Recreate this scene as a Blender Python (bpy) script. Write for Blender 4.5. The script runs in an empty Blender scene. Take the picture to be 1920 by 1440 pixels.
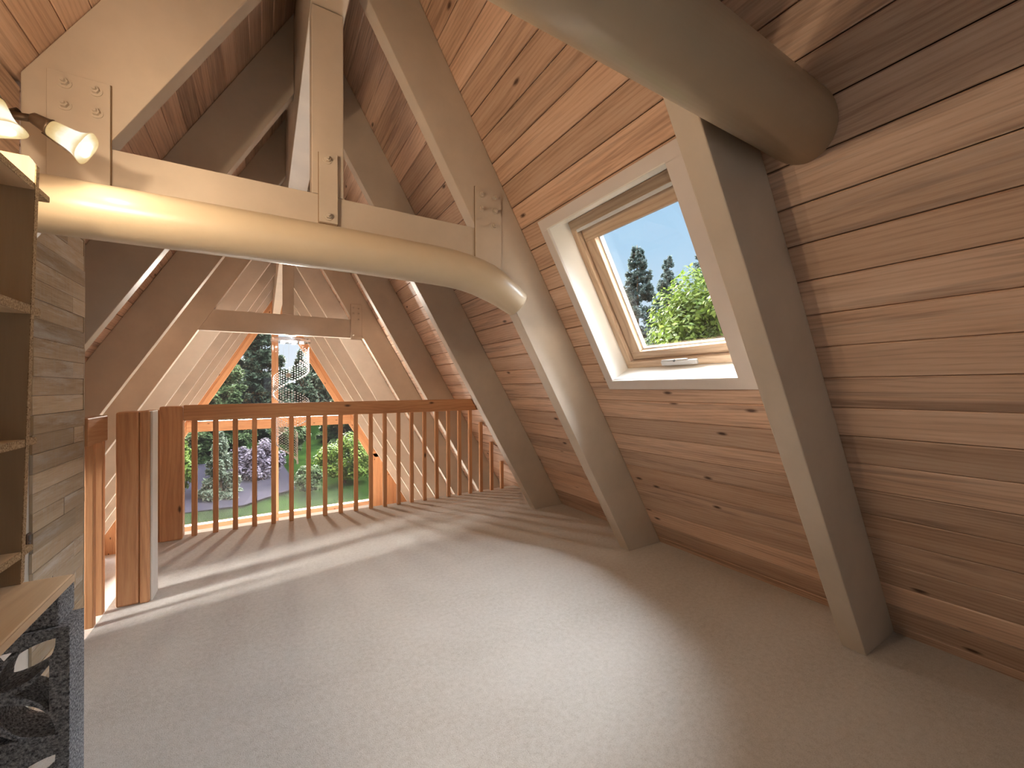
import bpy, bmesh, math, random
import numpy as np
from mathutils import Vector, Matrix

rng = random.Random(7)
SC = bpy.context.scene
COL = SC.collection
PI = math.pi

# ------------------------------------------------------------------ helpers
class MB:
    """collects faces (with grain-aligned UVs and a tint) and links them as ONE mesh object"""
    def __init__(self):
        self.V, self.F, self.UV, self.T, self.M, self.S = [], [], [], [], [], []

    def face(self, pts, grain=(0, 1, 0), tint=(1, .5, .5), mi=0, off=(0, 0), smooth=False):
        pts = [Vector(p) for p in pts]
        g = Vector(grain).normalized()
        n = (pts[1] - pts[0]).cross(pts[2] - pts[0])
        if n.length < 1e-12 and len(pts) > 3:
            n = (pts[2] - pts[1]).cross(pts[3] - pts[1])
        n.normalize() if n.length > 0 else None
        if abs(n.dot(g)) > .9:                      # end grain
            g2 = Vector((0, 0, 1)) if abs(n.z) < .9 else Vector((1, 0, 0))
            a = g2; b = n.cross(a); su = .12
        else:
            a = g; b = n.cross(g); su = 1
        i0 = len(self.V)
        self.V += [tuple(p) for p in pts]
        self.F.append(tuple(range(i0, i0 + len(pts))))
        self.UV += [(p.dot(a) * su + off[0], p.dot(b) + off[1]) for p in pts]
        self.T += [tint] * len(pts)
        self.M.append(mi); self.S.append(smooth)

    def hexa(self, c8, grain, tint=None, mi=0):
        """c8: bottom loop of 4 then the top loop of 4"""
        tint = tint or (1, .5, rng.random())
        off = (rng.uniform(0, 50), rng.uniform(0, 50))
        c = c8
        for f in ((3, 2, 1, 0), (4, 5, 6, 7), (0, 1, 5, 4), (1, 2, 6, 5), (2, 3, 7, 6), (3, 0, 4, 7)):
            self.face([c[i] for i in f], grain, tint, mi, off)

    def box(self, lo, hi, grain=None, tint=None, mi=0):
        x0, y0, z0 = lo; x1, y1, z1 = hi
        if grain is None:
            d = (x1 - x0, y1 - y0, z1 - z0)
            k = d.index(max(d)); grain = tuple(1 if i == k else 0 for i in range(3))
        self.hexa([(x0, y0, z0), (x1, y0, z0), (x1, y1, z0), (x0, y1, z0),
                   (x0, y0, z1), (x1, y0, z1), (x1, y1, z1), (x0, y1, z1)], grain, tint, mi)

    def prism(self, poly, vec, grain, tint=None, mi=0):
        tint = tint or (1, .5, rng.random())
        off = (rng.uniform(0, 50), rng.uniform(0, 50))
        p = [Vector(q) for q in poly]; v = Vector(vec)
        n = (p[1] - p[0]).cross(p[2] - p[0])
        if n.dot(v) > 0: p = p[::-1]
        self.face(p, grain, tint, mi, off)
        q = [a + v for a in p]
        self.face(q[::-1], grain, tint, mi, off)
        for i in range(len(p)):
            j = (i + 1) % len(p)
            self.face([p[j], p[i], q[i], q[j]], grain, tint, mi, off)

    def tube(self, path, radii, n=16, tint=(1, .5, .5), mi=0, cap=True, squash=None, jitter=0):
        path = [Vector(p) for p in path]
        if not isinstance(radii, (list, tuple)): radii = [radii] * len(path)
        rings = []; off = (rng.uniform(0, 50), rng.uniform(0, 50)); L = 0; Ls = []
        up = None
        for i, p in enumerate(path):
            t = (path[min(i + 1, len(path) - 1)] - path[max(i - 1, 0)]).normalized()
            if up is None:
                up = Vector((0, 0, 1)) if abs(t.z) < .9 else Vector((1, 0, 0))
            x = up.cross(t).normalized(); y = t.cross(x).normalized(); up = y
            if i: L += (p - path[i - 1]).length
            Ls.append(L)
            rings.append([p + (x * math.cos(2 * PI * k / n) + y * math.sin(2 * PI * k / n)) * radii[i] *
                          (1 + (rng.uniform(-jitter, jitter) if jitter else 0)) for k in range(n)])
        for i in range(len(path) - 1):
            for k in range(n):
                k2 = (k + 1) % n
                pts = [rings[i][k], rings[i][k2], rings[i + 1][k2], rings[i + 1][k]]
                i0 = len(self.V)
                self.V += [tuple(q) for q in pts]
                self.F.append((i0, i0 + 1, i0 + 2, i0 + 3))
                w = 2 * PI * max(radii) / n
                self.UV += [(Ls[i] + off[0], k * w + off[1]), (Ls[i] + off[0], (k + 1) * w + off[1]),
                            (Ls[i + 1] + off[0], (k + 1) * w + off[1]), (Ls[i + 1] + off[0], k * w + off[1])]
                self.T += [tint] * 4; self.M.append(mi); self.S.append(True)
        if cap:
            self.face(rings[0][::-1], (path[1] - path[0]), tint, mi, off)
            self.face(rings[-1], (path[-1] - path[-2]), tint, mi, off)

    def ball(self, c, r, nu=8, nv=5, sc=(1, 1, 1), tint=(1, .5, .5), mi=0):
        c = Vector(c)
        def P(i, j):
            th = PI * j / nv; ph = 2 * PI * i / nu
            return c + Vector((r * sc[0] * math.sin(th) * math.cos(ph), r * sc[1] * math.sin(th) * math.sin(ph), r * sc[2] * math.cos(th)))
        for j in range(nv):
            for i in range(nu):
                q = [P(i, j), P(i, j + 1), P(i + 1, j + 1), P(i + 1, j)]
                if j == 0: q = [q[0], q[1], q[2]]
                elif j == nv - 1: q = [q[0], q[1], q[3]]
                self.face(q, (0, 0, 1), tint, mi, (0, 0), True)

    def build(self, name, mats, parent=None, bevel=0, weld=True, smooth_angle=None):
        if not isinstance(mats, (list, tuple)): mats = [mats]
        me = bpy.data.meshes.new(name)
        me.from_pydata(self.V, [], self.F)
        uv = me.uv_layers.new(name='UVMap')
        uv.data.foreach_set('uv', [c for t in self.UV for c in t])
        ca = me.attributes.new('tint', 'FLOAT_COLOR', 'CORNER')
        ca.data.foreach_set('color', [c for t in self.T for c in (t[0], t[1], t[2], 1)])
        me.polygons.foreach_set('material_index', self.M)
        me.polygons.foreach_set('use_smooth', self.S)
        for m in mats: me.materials.append(m)
        if weld:
            bm = bmesh.new(); bm.from_mesh(me)
            bmesh.ops.remove_doubles(bm, verts=bm.verts, dist=2e-5)
            bm.to_mesh(me); bm.free()
        me.update()
        o = bpy.data.objects.new(name, me); COL.objects.link(o)
        if parent:
            o.parent = parent
            o.matrix_parent_inverse = parent.matrix_basis.inverted()   # geometry is written in world metres
        if bevel:
            b = o.modifiers.new('bevel', 'BEVEL'); b.width = bevel; b.segments = 2
            b.limit_method = 'ANGLE'; b.angle_limit = math.radians(40)
        return o


def tag(o, label=None, cat=None, group=None, kind=None):
    if label: o['label'] = label
    if cat: o['category'] = cat
    if group: o['group'] = group
    if kind: o['kind'] = kind
    return o


def empty(name, loc, label=None, cat=None, group=None, kind=None):
    o = bpy.data.objects.new(name, None); COL.objects.link(o)
    o.location = loc; o.empty_display_size = .1
    return tag(o, label, cat, group, kind)


# ------------------------------------------------------------------ materials
def lin(r, g, b):
    f = lambda c: (c / 255 / 12.92) if c / 255 <= .04045 else ((c / 255 + .055) / 1.055) ** 2.4
    return (f(r), f(g), f(b), 1)


class NT:
    def __init__(self, name):
        self.m = bpy.data.materials.new(name); self.m.use_nodes = True
        self.t = self.m.node_tree; self.t.nodes.clear()
        self.out = self.n('ShaderNodeOutputMaterial')
        self.b = self.n('ShaderNodeBsdfPrincipled')
        self.l(self.b.outputs[0], self.out.inputs[0])
    def n(self, k, **kw):
        x = self.t.nodes.new(k)
        for a, v in kw.items(): setattr(x, a, v)
        return x
    def l(self, a, b): self.t.links.new(a, b)
    def val(self, x, inp):
        if isinstance(x, (int, float)): inp.default_value = x
        else: self.l(x, inp)
    def math(self, op, a, b=0, c=None, clamp=False):
        x = self.n('ShaderNodeMath', operation=op); x.use_clamp = clamp
        self.val(a, x.inputs[0]); self.val(b, x.inputs[1])
        if c is not None: self.val(c, x.inputs[2])
        return x.outputs[0]
    def vec(self, a, b, c):
        x = self.n('ShaderNodeCombineXYZ')
        for i, v in enumerate((a, b, c)): self.val(v, x.inputs[i])
        return x.outputs[0]
    def noise(self, v, scale=1, detail=4, rough=.55, dist=0):
        x = self.n('ShaderNodeTexNoise'); self.l(v, x.inputs['Vector'])
        x.inputs['Scale'].default_value = scale; x.inputs['Detail'].default_value = detail
        x.inputs['Roughness'].default_value = rough; x.inputs['Distortion'].default_value = dist
        return x.outputs['Fac']
    def ramp(self, f, stops, interp='LINEAR'):
        x = self.n('ShaderNodeValToRGB'); self.l(f, x.inputs[0]); r = x.color_ramp; r.interpolation = interp
        while len(r.elements) < len(stops): r.elements.new(.5)
        for e, (p, c) in zip(r.elements, stops):
            e.position = p; e.color = c if len(c) == 4 else (*c, 1)
        return x.outputs[0]
    def mix(self, f, a, b, mode='MIX'):
        x = self.n('ShaderNodeMix', data_type='RGBA', blend_type=mode)
        self.val(f, x.inputs['Factor'])
        for v, s in ((a, 'A'), (b, 'B')):
            i = [q for q in x.inputs if q.name == s and q.type == 'RGBA'][0]
            if isinstance(v, tuple): i.default_value = v if len(v) == 4 else (*v, 1)
            else: self.l(v, i)
        return [q for q in x.outputs if q.type == 'RGBA'][0]
    def bump(self, h, strength=.2, dist=.002):
        x = self.n('ShaderNodeBump'); x.inputs['Strength'].default_value = strength; x.inputs['Distance'].default_value = dist
        self.l(h, x.inputs['Height']); self.l(x.outputs[0], self.b.inputs['Normal'])
    def color(self, c):
        if isinstance(c, tuple): self.b.inputs['Base Color'].default_value = c
        else: self.l(c, self.b.inputs['Base Color'])
    def set(self, **kw):
        for k, v in kw.items(): self.b.inputs[k.replace('_', ' ')].default_value = v


def wood_mat(name, dark, mid, light, red, ring=26, knots=True, rough=.5, spec=.35, fine=.12, patch=.0, bump=.12, ringc=.16, nv=9, streak=0):
    N = NT(name)
    uv = N.n('ShaderNodeUVMap'); s = N.n('ShaderNodeSeparateXYZ'); N.l(uv.outputs[0], s.inputs[0])
    u, v = s.outputs[0], s.outputs[1]
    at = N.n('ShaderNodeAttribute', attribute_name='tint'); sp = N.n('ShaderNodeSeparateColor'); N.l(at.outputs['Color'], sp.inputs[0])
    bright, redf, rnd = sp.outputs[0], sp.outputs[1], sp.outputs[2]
    rz = N.math('MULTIPLY', rnd, 37)
    n1 = N.noise(N.vec(N.math('MULTIPLY', u, .8), N.math('MULTIPLY', v, nv), rz), 1, 5, .62, .3)
    n2 = N.noise(N.vec(N.math('MULTIPLY', u, .9), N.math('MULTIPLY', v, 3.2), rz), 1, 2, .5, .2)
    n3 = N.noise(N.vec(N.math('MULTIPLY', u, 9), N.math('MULTIPLY', v, 240), rz), 1, 3, .6)
    ph = N.math('ADD', N.math('MULTIPLY', v, ring * 6), N.math('MULTIPLY', n2, 44))
    rg = N.math('MULTIPLY_ADD', N.math('SINE', ph), .5, .5)
    rg = N.math('POWER', rg, 2.2)
    f = N.math('ADD', N.math('MULTIPLY', n1, .78), N.math('MULTIPLY', rg, -ringc))
    f = N.math('ADD', f, N.math('MULTIPLY', N.math('SUBTRACT', n3, .5), fine * 3))
    f = N.math('ADD', f, .14)
    c = N.ramp(f, [(.22, dark), (.5, mid), (.78, light)])
    c = N.mix(N.math('MULTIPLY', redf, .42), c, N.mix(1, c, red, 'MULTIPLY'))
    if streak:                                   # grey weather stains running along single boards
        st = N.noise(N.vec(N.math('MULTIPLY', u, 1.3), N.math('MULTIPLY', v, 26), rz), 1, 4, .6, .5)
        gt = N.math('GREATER_THAN', N.math('FRACT', N.math('MULTIPLY', rnd, 7.3)), .55)
        c = N.mix(N.math('MULTIPLY', N.math('MULTIPLY', N.math('SUBTRACT', st, .5), streak * 7, clamp=True), gt), c, lin(112, 88, 78))
    if knots:
        vo = N.n('ShaderNodeTexVoronoi', voronoi_dimensions='2D'); vo.inputs['Scale'].default_value = 1
        N.l(N.vec(N.math('MULTIPLY', u, 2.1), N.math('MULTIPLY', v, 5.3), 0), vo.inputs['Vector'])
        k = N.math('SUBTRACT', 1, N.math('MULTIPLY', N.math('ADD', vo.outputs['Distance'], N.math('MULTIPLY', N.math('SUBTRACT', n3, .5), .05)), 13), clamp=True)
        kc = N.n('ShaderNodeSeparateColor'); N.l(vo.outputs['Color'], kc.inputs[0])
        k = N.math('MULTIPLY', k, N.math('GREATER_THAN', kc.outputs[0], .66))
        c = N.mix(N.math('MULTIPLY', k, 1.5, clamp=True), c, (dark[0] * .25, dark[1] * .22, dark[2] * .22, 1))
    if patch:
        n4 = N.noise(N.vec(N.math('MULTIPLY', u, 2.5), N.math('MULTIPLY', v, 16), rz), 1, 5, .7)
        c = N.mix(N.math('MULTIPLY', N.math('SUBTRACT', n4, .5), patch * 6, clamp=True), c, (.62, .58, .52, 1))
        sw = N.noise(N.vec(N.math('MULTIPLY', u, 160), N.math('MULTIPLY', v, 8), rz), 1, 2, .5)
        c = N.mix(N.math('MULTIPLY', N.math('SUBTRACT', sw, .52), 2.2, clamp=True), c, (.50, .46, .40, 1))
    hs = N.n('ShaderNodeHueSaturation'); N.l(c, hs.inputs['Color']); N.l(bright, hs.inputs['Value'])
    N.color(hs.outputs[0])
    N.set(Roughness=rough); N.b.inputs['Specular IOR Level'].default_value = spec
    N.bump(N.math('ADD', n3, N.math('MULTIPLY', rg, .5)), bump, .002)
    return N.m


def paint_mat(name, col, var=.06, rough=.42, spec=.4, scale=3.0, bump=.08):
    N = NT(name)
    tc = N.n('ShaderNodeTexCoord').outputs['Object']
    n = N.noise(tc, scale, 5, .6)
    f = N.noise(tc, 60, 3, .6)
    a = tuple(x * (1 - var * 2) for x in col[:3]) + (1,)
    b = tuple(min(1, x * (1 + var)) for x in col[:3]) + (1,)
    c = N.ramp(n, [(.3, a), (.7, b)])
    N.color(c); N.set(Roughness=rough); N.b.inputs['Specular IOR Level'].default_value = spec
    N.bump(f, bump, .003)
    return N.m


def speckle_mat(name, base, dark, scale, amount=.5, rough=.9, bump=.6, dist=.004, light=None):
    N = NT(name)
    tc = N.n('ShaderNodeTexCoord').outputs['Object']
    n = N.noise(tc, scale, 5, .7); n2 = N.noise(tc, scale * .22, 4, .6)
    c = N.ramp(n, [(.36, dark), (.52, base), (.68, light or base)])
    c = N.mix(N.math('MULTIPLY', N.math('SUBTRACT', n2, .42), amount * 3, clamp=True), c, N.mix(.5, c, dark))
    N.color(c); N.set(Roughness=rough); N.b.inputs['Specular IOR Level'].default_value = .2
    N.bump(n, bump, dist)
    return N.m


M = {}
M['cedar'] = wood_mat('cedar_boards', lin(164, 132, 112), lin(210, 178, 154), lin(228, 202, 182), (.97, .87, .77, 1), ring=55, rough=.48, ringc=.10, nv=15, streak=.4)
M['fir'] = wood_mat('fir_lumber', lin(172, 122, 88), lin(206, 156, 114), lin(222, 180, 138), (1, .82, .66, 1), ring=34, rough=.45, knots=True, ringc=.09, nv=12)
M['reclaimed'] = wood_mat('reclaimed_planks', lin(132, 112, 90), lin(186, 168, 142), lin(206, 190, 166), (.95, .86, .76, 1), ring=10, knots=False, rough=.85, spec=.1, fine=.14, patch=.8, bump=.4, ringc=.04)
M['sashwood'] = wood_mat('sash_wood', lin(160, 134, 112), lin(192, 168, 142), lin(212, 190, 165), (.95, .85, .8, 1), ring=30, knots=False, rough=.4)
M['veneer'] = wood_mat('veneer', lin(204, 178, 144), lin(220, 196, 162), lin(232, 212, 180), (1, .9, .8, 1), ring=10, knots=False, rough=.5, fine=.06)
M['paint'] = paint_mat('beam_paint', lin(194, 181, 165))
M['logpaint'] = paint_mat('log_paint', lin(202, 185, 158), .05, .32, .5, 2.0)
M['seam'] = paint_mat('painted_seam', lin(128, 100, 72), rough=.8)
M['backing'] = paint_mat('sheathing', lin(60, 40, 28), rough=.9)
M['white'] = paint_mat('white_paint', lin(232, 230, 224), .02)
M['casing'] = paint_mat('casing_paint', lin(216, 208, 203), .03)
M['offwhite'] = paint_mat('wall_paint', lin(205, 200, 190), .03)
M['bronze'] = paint_mat('bronze_metal', lin(92, 76, 62), .1, .38, .5)
M['bronze'].node_tree.nodes['Principled BSDF'].inputs['Metallic'].default_value = .6
M['steel'] = paint_mat('latch_metal', lin(200, 200, 200), .03, .35, .5)
M['rubber'] = paint_mat('gasket', lin(90, 90, 92), .05, .5)
M['outlet'] = paint_mat('outlet_plastic', lin(70, 52, 36), .05, .5)
M['particle'] = speckle_mat('particle_board', lin(176, 152, 118), lin(110, 86, 58), 220, .4, .85, .3, .002, lin(206, 186, 152))
M['concrete'] = speckle_mat('breeze_concrete', lin(154, 157, 162), lin(68, 68, 73), 170, .3, .95, 1, .008, lin(214, 216, 220))
M['driveway'] = speckle_mat('driveway_asphalt', lin(40, 37, 44), lin(32, 30, 35), 6, .3, .95, .1)
M['driveway'].node_tree.nodes['Principled BSDF'].inputs['Specular IOR Level'].default_value = 0
M['patio'] = paint_mat('patio_concrete', lin(150, 148, 144), .05, .9, 0)
M['far_wall'] = paint_mat('house_siding', lin(120, 116, 122), .05, .8)
M['far_roof'] = paint_mat('house_roof', lin(96, 92, 100), .05, .9)
M['bark'] = speckle_mat('bark', lin(80, 62, 48), lin(46, 36, 28), 14, .4, .95, .5)


def carpet_mat():
    N = NT('carpet_pile')
    tc = N.n('ShaderNodeTexCoord').outputs['Object']
    s = N.n('ShaderNodeSeparateXYZ'); N.l(tc, s.inputs[0])
    big = N.noise(N.vec(N.math('MULTIPLY', s.outputs[0], 1.3), N.math('MULTIPLY', s.outputs[1], 2.2), 0), 1, 3, .5, .6)
    mid = N.noise(tc, 46, 4, .7)
    fn = N.noise(tc, 260, 3, .7)
    f = N.math('ADD', N.math('MULTIPLY', big, .22), N.math('ADD', N.math('MULTIPLY', mid, .38), N.math('MULTIPLY', fn, .60)))
    c = N.ramp(f, [(.38, lin(174, 165, 152)), (.6, lin(206, 200, 192)), (.82, lin(224, 219, 212))])
    N.color(c); N.set(Roughness=1)
    N.b.inputs['Specular IOR Level'].default_value = .05
    N.b.inputs['Sheen Weight'].default_value = .15
    N.bump(N.math('ADD', fn, N.math('MULTIPLY', mid, 1.2)), .55, .006)
    return N.m
M['carpet'] = carpet_mat()


def glass_mat(name, refl=.06, glare_veil=0.0):
    N = NT(name); N.t.nodes.remove(N.b)
    tr = N.n('ShaderNodeBsdfTransparent'); gl = N.n('ShaderNodeBsdfGlossy'); gl.inputs['Roughness'].default_value = .02
    mx = N.n('ShaderNodeMixShader'); mx.inputs[0].default_value = refl
    N.l(tr.outputs[0], mx.inputs[1]); N.l(gl.outputs[0], mx.inputs[2]); last = mx
    if glare_veil:  # milky veil mixed into the pane, stands in for glare
        df = N.n('ShaderNodeBsdfTranslucent'); df.inputs[0].default_value = (.85, .85, .88, 1)
        m2 = N.n('ShaderNodeMixShader'); N.l(mx.outputs[0], m2.inputs[1]); N.l(df.outputs[0], m2.inputs[2])
        tc = N.n('ShaderNodeTexCoord').outputs['Object']
        N.l(N.math('MULTIPLY', N.noise(tc, .9, 4, .6), glare_veil * 2), m2.inputs[0]); last = m2
    N.l(last.outputs[0], N.out.inputs[0])
    return N.m
M['glass'] = glass_mat('window_glass', .05)
M['gable_glass'] = glass_mat('gable_glass', .05, .0015)


def crystal_mat(name, clear, diff):
    N = NT(name); N.t.nodes.remove(N.b)
    g = N.n('ShaderNodeBsdfGlossy'); g.inputs['Roughness'].default_value = .1
    t = N.n('ShaderNodeBsdfTransparent'); d = N.n('ShaderNodeBsdfDiffuse'); d.inputs[0].default_value = (.9, .9, .93, 1)
    a = N.n('ShaderNodeMixShader'); a.inputs[0].default_value = diff; N.l(g.outputs[0], a.inputs[1]); N.l(d.outputs[0], a.inputs[2])
    b = N.n('ShaderNodeMixShader'); b.inputs[0].default_value = clear; N.l(a.outputs[0], b.inputs[1]); N.l(t.outputs[0], b.inputs[2])
    N.l(b.outputs[0], N.out.inputs[0]); return N.m
M['filament'] = crystal_mat('filament', .985, .0)
M['crystal'] = crystal_mat('crystal', .25, .5)


def plate_mat():
    N = NT('clear_plate'); N.t.nodes.remove(N.b)
    g = N.n('ShaderNodeBsdfGlossy'); g.inputs['Roughness'].default_value = .12; g.inputs[0].default_value = (.9, .9, .92, 1)
    t = N.n('ShaderNodeBsdfTransparent'); t.inputs[0].default_value = (.92, .92, .94, 1)
    b = N.n('ShaderNodeMixShader'); b.inputs[0].default_value = .5; N.l(g.outputs[0], b.inputs[1]); N.l(t.outputs[0], b.inputs[2])
    N.l(b.outputs[0], N.out.inputs[0]); return N.m
M['plate'] = plate_mat()


def shade_mat():
    N = NT('lamp_glass'); N.t.nodes.remove(N.b)
    tc = N.n('ShaderNodeTexCoord').outputs['Object']
    n = N.noise(tc, 24, 3, .6)
    at = N.n('ShaderNodeAttribute', attribute_name='tint'); sp = N.n('ShaderNodeSeparateColor'); N.l(at.outputs['Color'], sp.inputs[0])
    f = N.math('ADD', sp.outputs[0], N.math('MULTIPLY', N.math('SUBTRACT', n, .5), .5))
    em = N.n('ShaderNodeEmission'); N.l(N.ramp(f, [(.1, lin(206, 158, 92)), (.55, lin(252, 226, 168)), (.85, (1.3, 1.2, 1.02, 1))]), em.inputs[0])
    gl = N.n('ShaderNodeBsdfGlossy'); gl.inputs['Roughness'].default_value = .2; gl.inputs[0].default_value = (.9, .9, .85, 1)
    tr = N.n('ShaderNodeBsdfTransparent')
    m0 = N.n('ShaderNodeMixShader'); m0.inputs[0].default_value = .06; N.l(em.outputs[0], m0.inputs[1]); N.l(gl.outputs[0], m0.inputs[2])
    mx = N.n('ShaderNodeMixShader'); mx.inputs[0].default_value = .3
    N.l(m0.outputs[0], mx.inputs[1]); N.l(tr.outputs[0], mx.inputs[2]); N.l(mx.outputs[0], N.out.inputs[0])
    return N.m
M['shade'] = shade_mat()


def bulb_mat():
    N = NT('bulb_glass'); N.color((1, .97, .9, 1)); N.b.inputs['Emission Color'].default_value = (1, .95, .85, 1); N.b.inputs['Emission Strength'].default_value = 6
    return N.m
M['bulb'] = bulb_mat()


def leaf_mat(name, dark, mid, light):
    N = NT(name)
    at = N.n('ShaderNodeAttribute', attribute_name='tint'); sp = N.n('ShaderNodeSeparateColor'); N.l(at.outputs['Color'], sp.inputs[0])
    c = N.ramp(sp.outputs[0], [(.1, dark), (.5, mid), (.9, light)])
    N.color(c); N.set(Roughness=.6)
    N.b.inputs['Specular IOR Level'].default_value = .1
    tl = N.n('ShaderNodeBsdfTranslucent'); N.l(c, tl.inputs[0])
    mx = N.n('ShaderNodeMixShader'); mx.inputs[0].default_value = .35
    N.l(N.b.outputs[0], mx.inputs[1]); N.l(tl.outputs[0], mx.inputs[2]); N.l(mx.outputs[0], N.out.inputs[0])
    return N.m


def grass_mat():
    N = NT('lawn')
    tc = N.n('ShaderNodeTexCoord').outputs['Object']
    n = N.noise(tc, 1.2, 6, .7)
    N.color(N.ramp(n, [(.3, (.003, .007, .002, 1)), (.7, (.012, .024, .005, 1))])); N.set(Roughness=1); N.b.inputs['Specular IOR Level'].default_value = 0
    N.bump(N.noise(tc, 30, 3), .5, .05)
    return N.m
M['lawn'] = grass_mat()

# ------------------------------------------------------------------ the house: an A-frame, ridge along Y
XR, OUT, INN, T3 = .27, 2.35, 2.01, math.sqrt(3)
YB, YG = -2.6, 12.45                       # back of the loft, gable window
ZL = -2.45                                 # floor downstairs
XW, YW = -.735, 2.75                       # inner wall beside the bookcase, and where it ends
YE = 4.30                                  # edge of the loft


def slope(s, y, o=0, side=1):
    """point on the right (side=1) or left roof slope: s metres up the slope, o metres outwards"""
    return Vector((XR + side * (OUT - s * .5 + o * .866), y, s * .866 + o * .5))


def slope_wall(name, side, holes):
    mb = MB(); pitch = .1363; g = .0018
    k0 = -21; k1 = 34
    cuts = [YB, YG]
    for k in range(k0, k1):
        s0, s1 = .055 + k * pitch + g, .055 + (k + 1) * pitch - g
        if s0 > 4.68: break
        s1 = min(s1, 4.7)
        spans = [(YB, YG)]
        pieces = [(s0, s1, YB, YG)]
        for (hs0, hs1, hy0, hy1) in holes:
            new = []
            for (a, b, c, d) in pieces:
                if b <= hs0 or a >= hs1 or d <= hy0 or c >= hy1: new.append((a, b, c, d)); continue
                if c < hy0: new.append((a, b, c, hy0))
                if d > hy1: new.append((a, b, hy1, d))
                if a < hs0: new.append((a, hs0, max(c, hy0), min(d, hy1)))
                if b > hs1: new.append((hs1, b, max(c, hy0), min(d, hy1)))
            pieces = new
        # butt joints hidden behind the rafters
        js = sorted(rng.sample([-.52, .80, 2.175, 3.39, 4.745, 5.995, 7.465, 8.775, 9.945], 3))
        tints = [(rng.choice([.78, .86, .92, .98, 1.02, 1.06, 1.1]), rng.random() ** 1.5, rng.random()) for _ in range(4)]
        for (a, b, c, d) in pieces:
            ys = [c] + [j for j in js if c + .05 < j < d - .05] + [d]
            for q in range(len(ys) - 1):
                t = tints[sum(1 for j in js if j <= ys[q] + 1e-4)]
                ya, yb = ys[q], ys[q + 1] - (.001 if q < len(ys) - 2 else 0)
                lo = [slope(a, ya, 0, side), slope(a, yb, 0, side), slope(b, yb, 0, side), slope(b, ya, 0, side)]
                hi = [slope(a, ya, .02, side), slope(a, yb, .02, side), slope(b, yb, .02, side), slope(b, ya, .02, side)]
                # eased long edges leave a V groove between boards
                e = .0035
                v = [slope(a + e, ya, 0, side), slope(a + e, yb, 0, side), slope(b - e, yb, 0, side), slope(b - e, ya, 0, side)]
                w = [slope(a, ya, e, side), slope(a, yb, e, side), slope(b, yb, e, side), slope(b, ya, e, side)]
                off = (rng.uniform(0, 50), rng.uniform(0, 50))
                fl = (lambda f: f) if side == 1 else (lambda f: f[::-1])
                for f in ([v[0], v[1], v[2], v[3]], [w[0], w[1], v[1], v[0]], [v[3], v[2], w[2], w[3]],
                          [hi[0], hi[1], w[1], w[0]], [w[3], w[2], hi[2], hi[3]]):
                    mb.face(fl(f), (0, 1, 0), t, 0, off)
    # sheathing behind, with the same holes
    S0, S1 = -2.84, 4.75
    rects = [(S0, S1, YB, YG)]
    for (hs0, hs1, hy0, hy1) in holes:
        new = []
        for (a, b, c, d) in rects:
            if b <= hs0 or a >= hs1 or d <= hy0 or c >= hy1: new.append((a, b, c, d)); continue
            new += [(a, hs0, c, d), (hs1, b, c, d), (hs0, hs1, c, hy0), (hs0, hs1, hy1, d)]
        rects = new
    for (a, b, c, d) in rects:
        P = [slope(a, c, .022, side), slope(a, d, .022, side), slope(b, d, .022, side), slope(b, c, .022, side)]
        Q = [slope(a, c, .07, side), slope(a, d, .07, side), slope(b, d, .07, side), slope(b, c, .07, side)]
        mb.hexa(P + Q if side == 1 else P[::-1] + Q[::-1], (0, 1, 0), (1, .5, .5), 1)
    o = mb.build(name, [M['cedar'], M['backing']], weld=False)
    return tag(o, kind='structure')


SKY = (1.437, 2.435, 1.09, 1.89)           # skylight seen in the photo
SKYL = (.16, 1.30, 2.40, 3.22)            # unseen twin added over the stairs for light, behind the inner wall
slope_wall('wall_right', 1, [SKY])
slope_wall('wall_left', -1, [SKYL])

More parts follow.
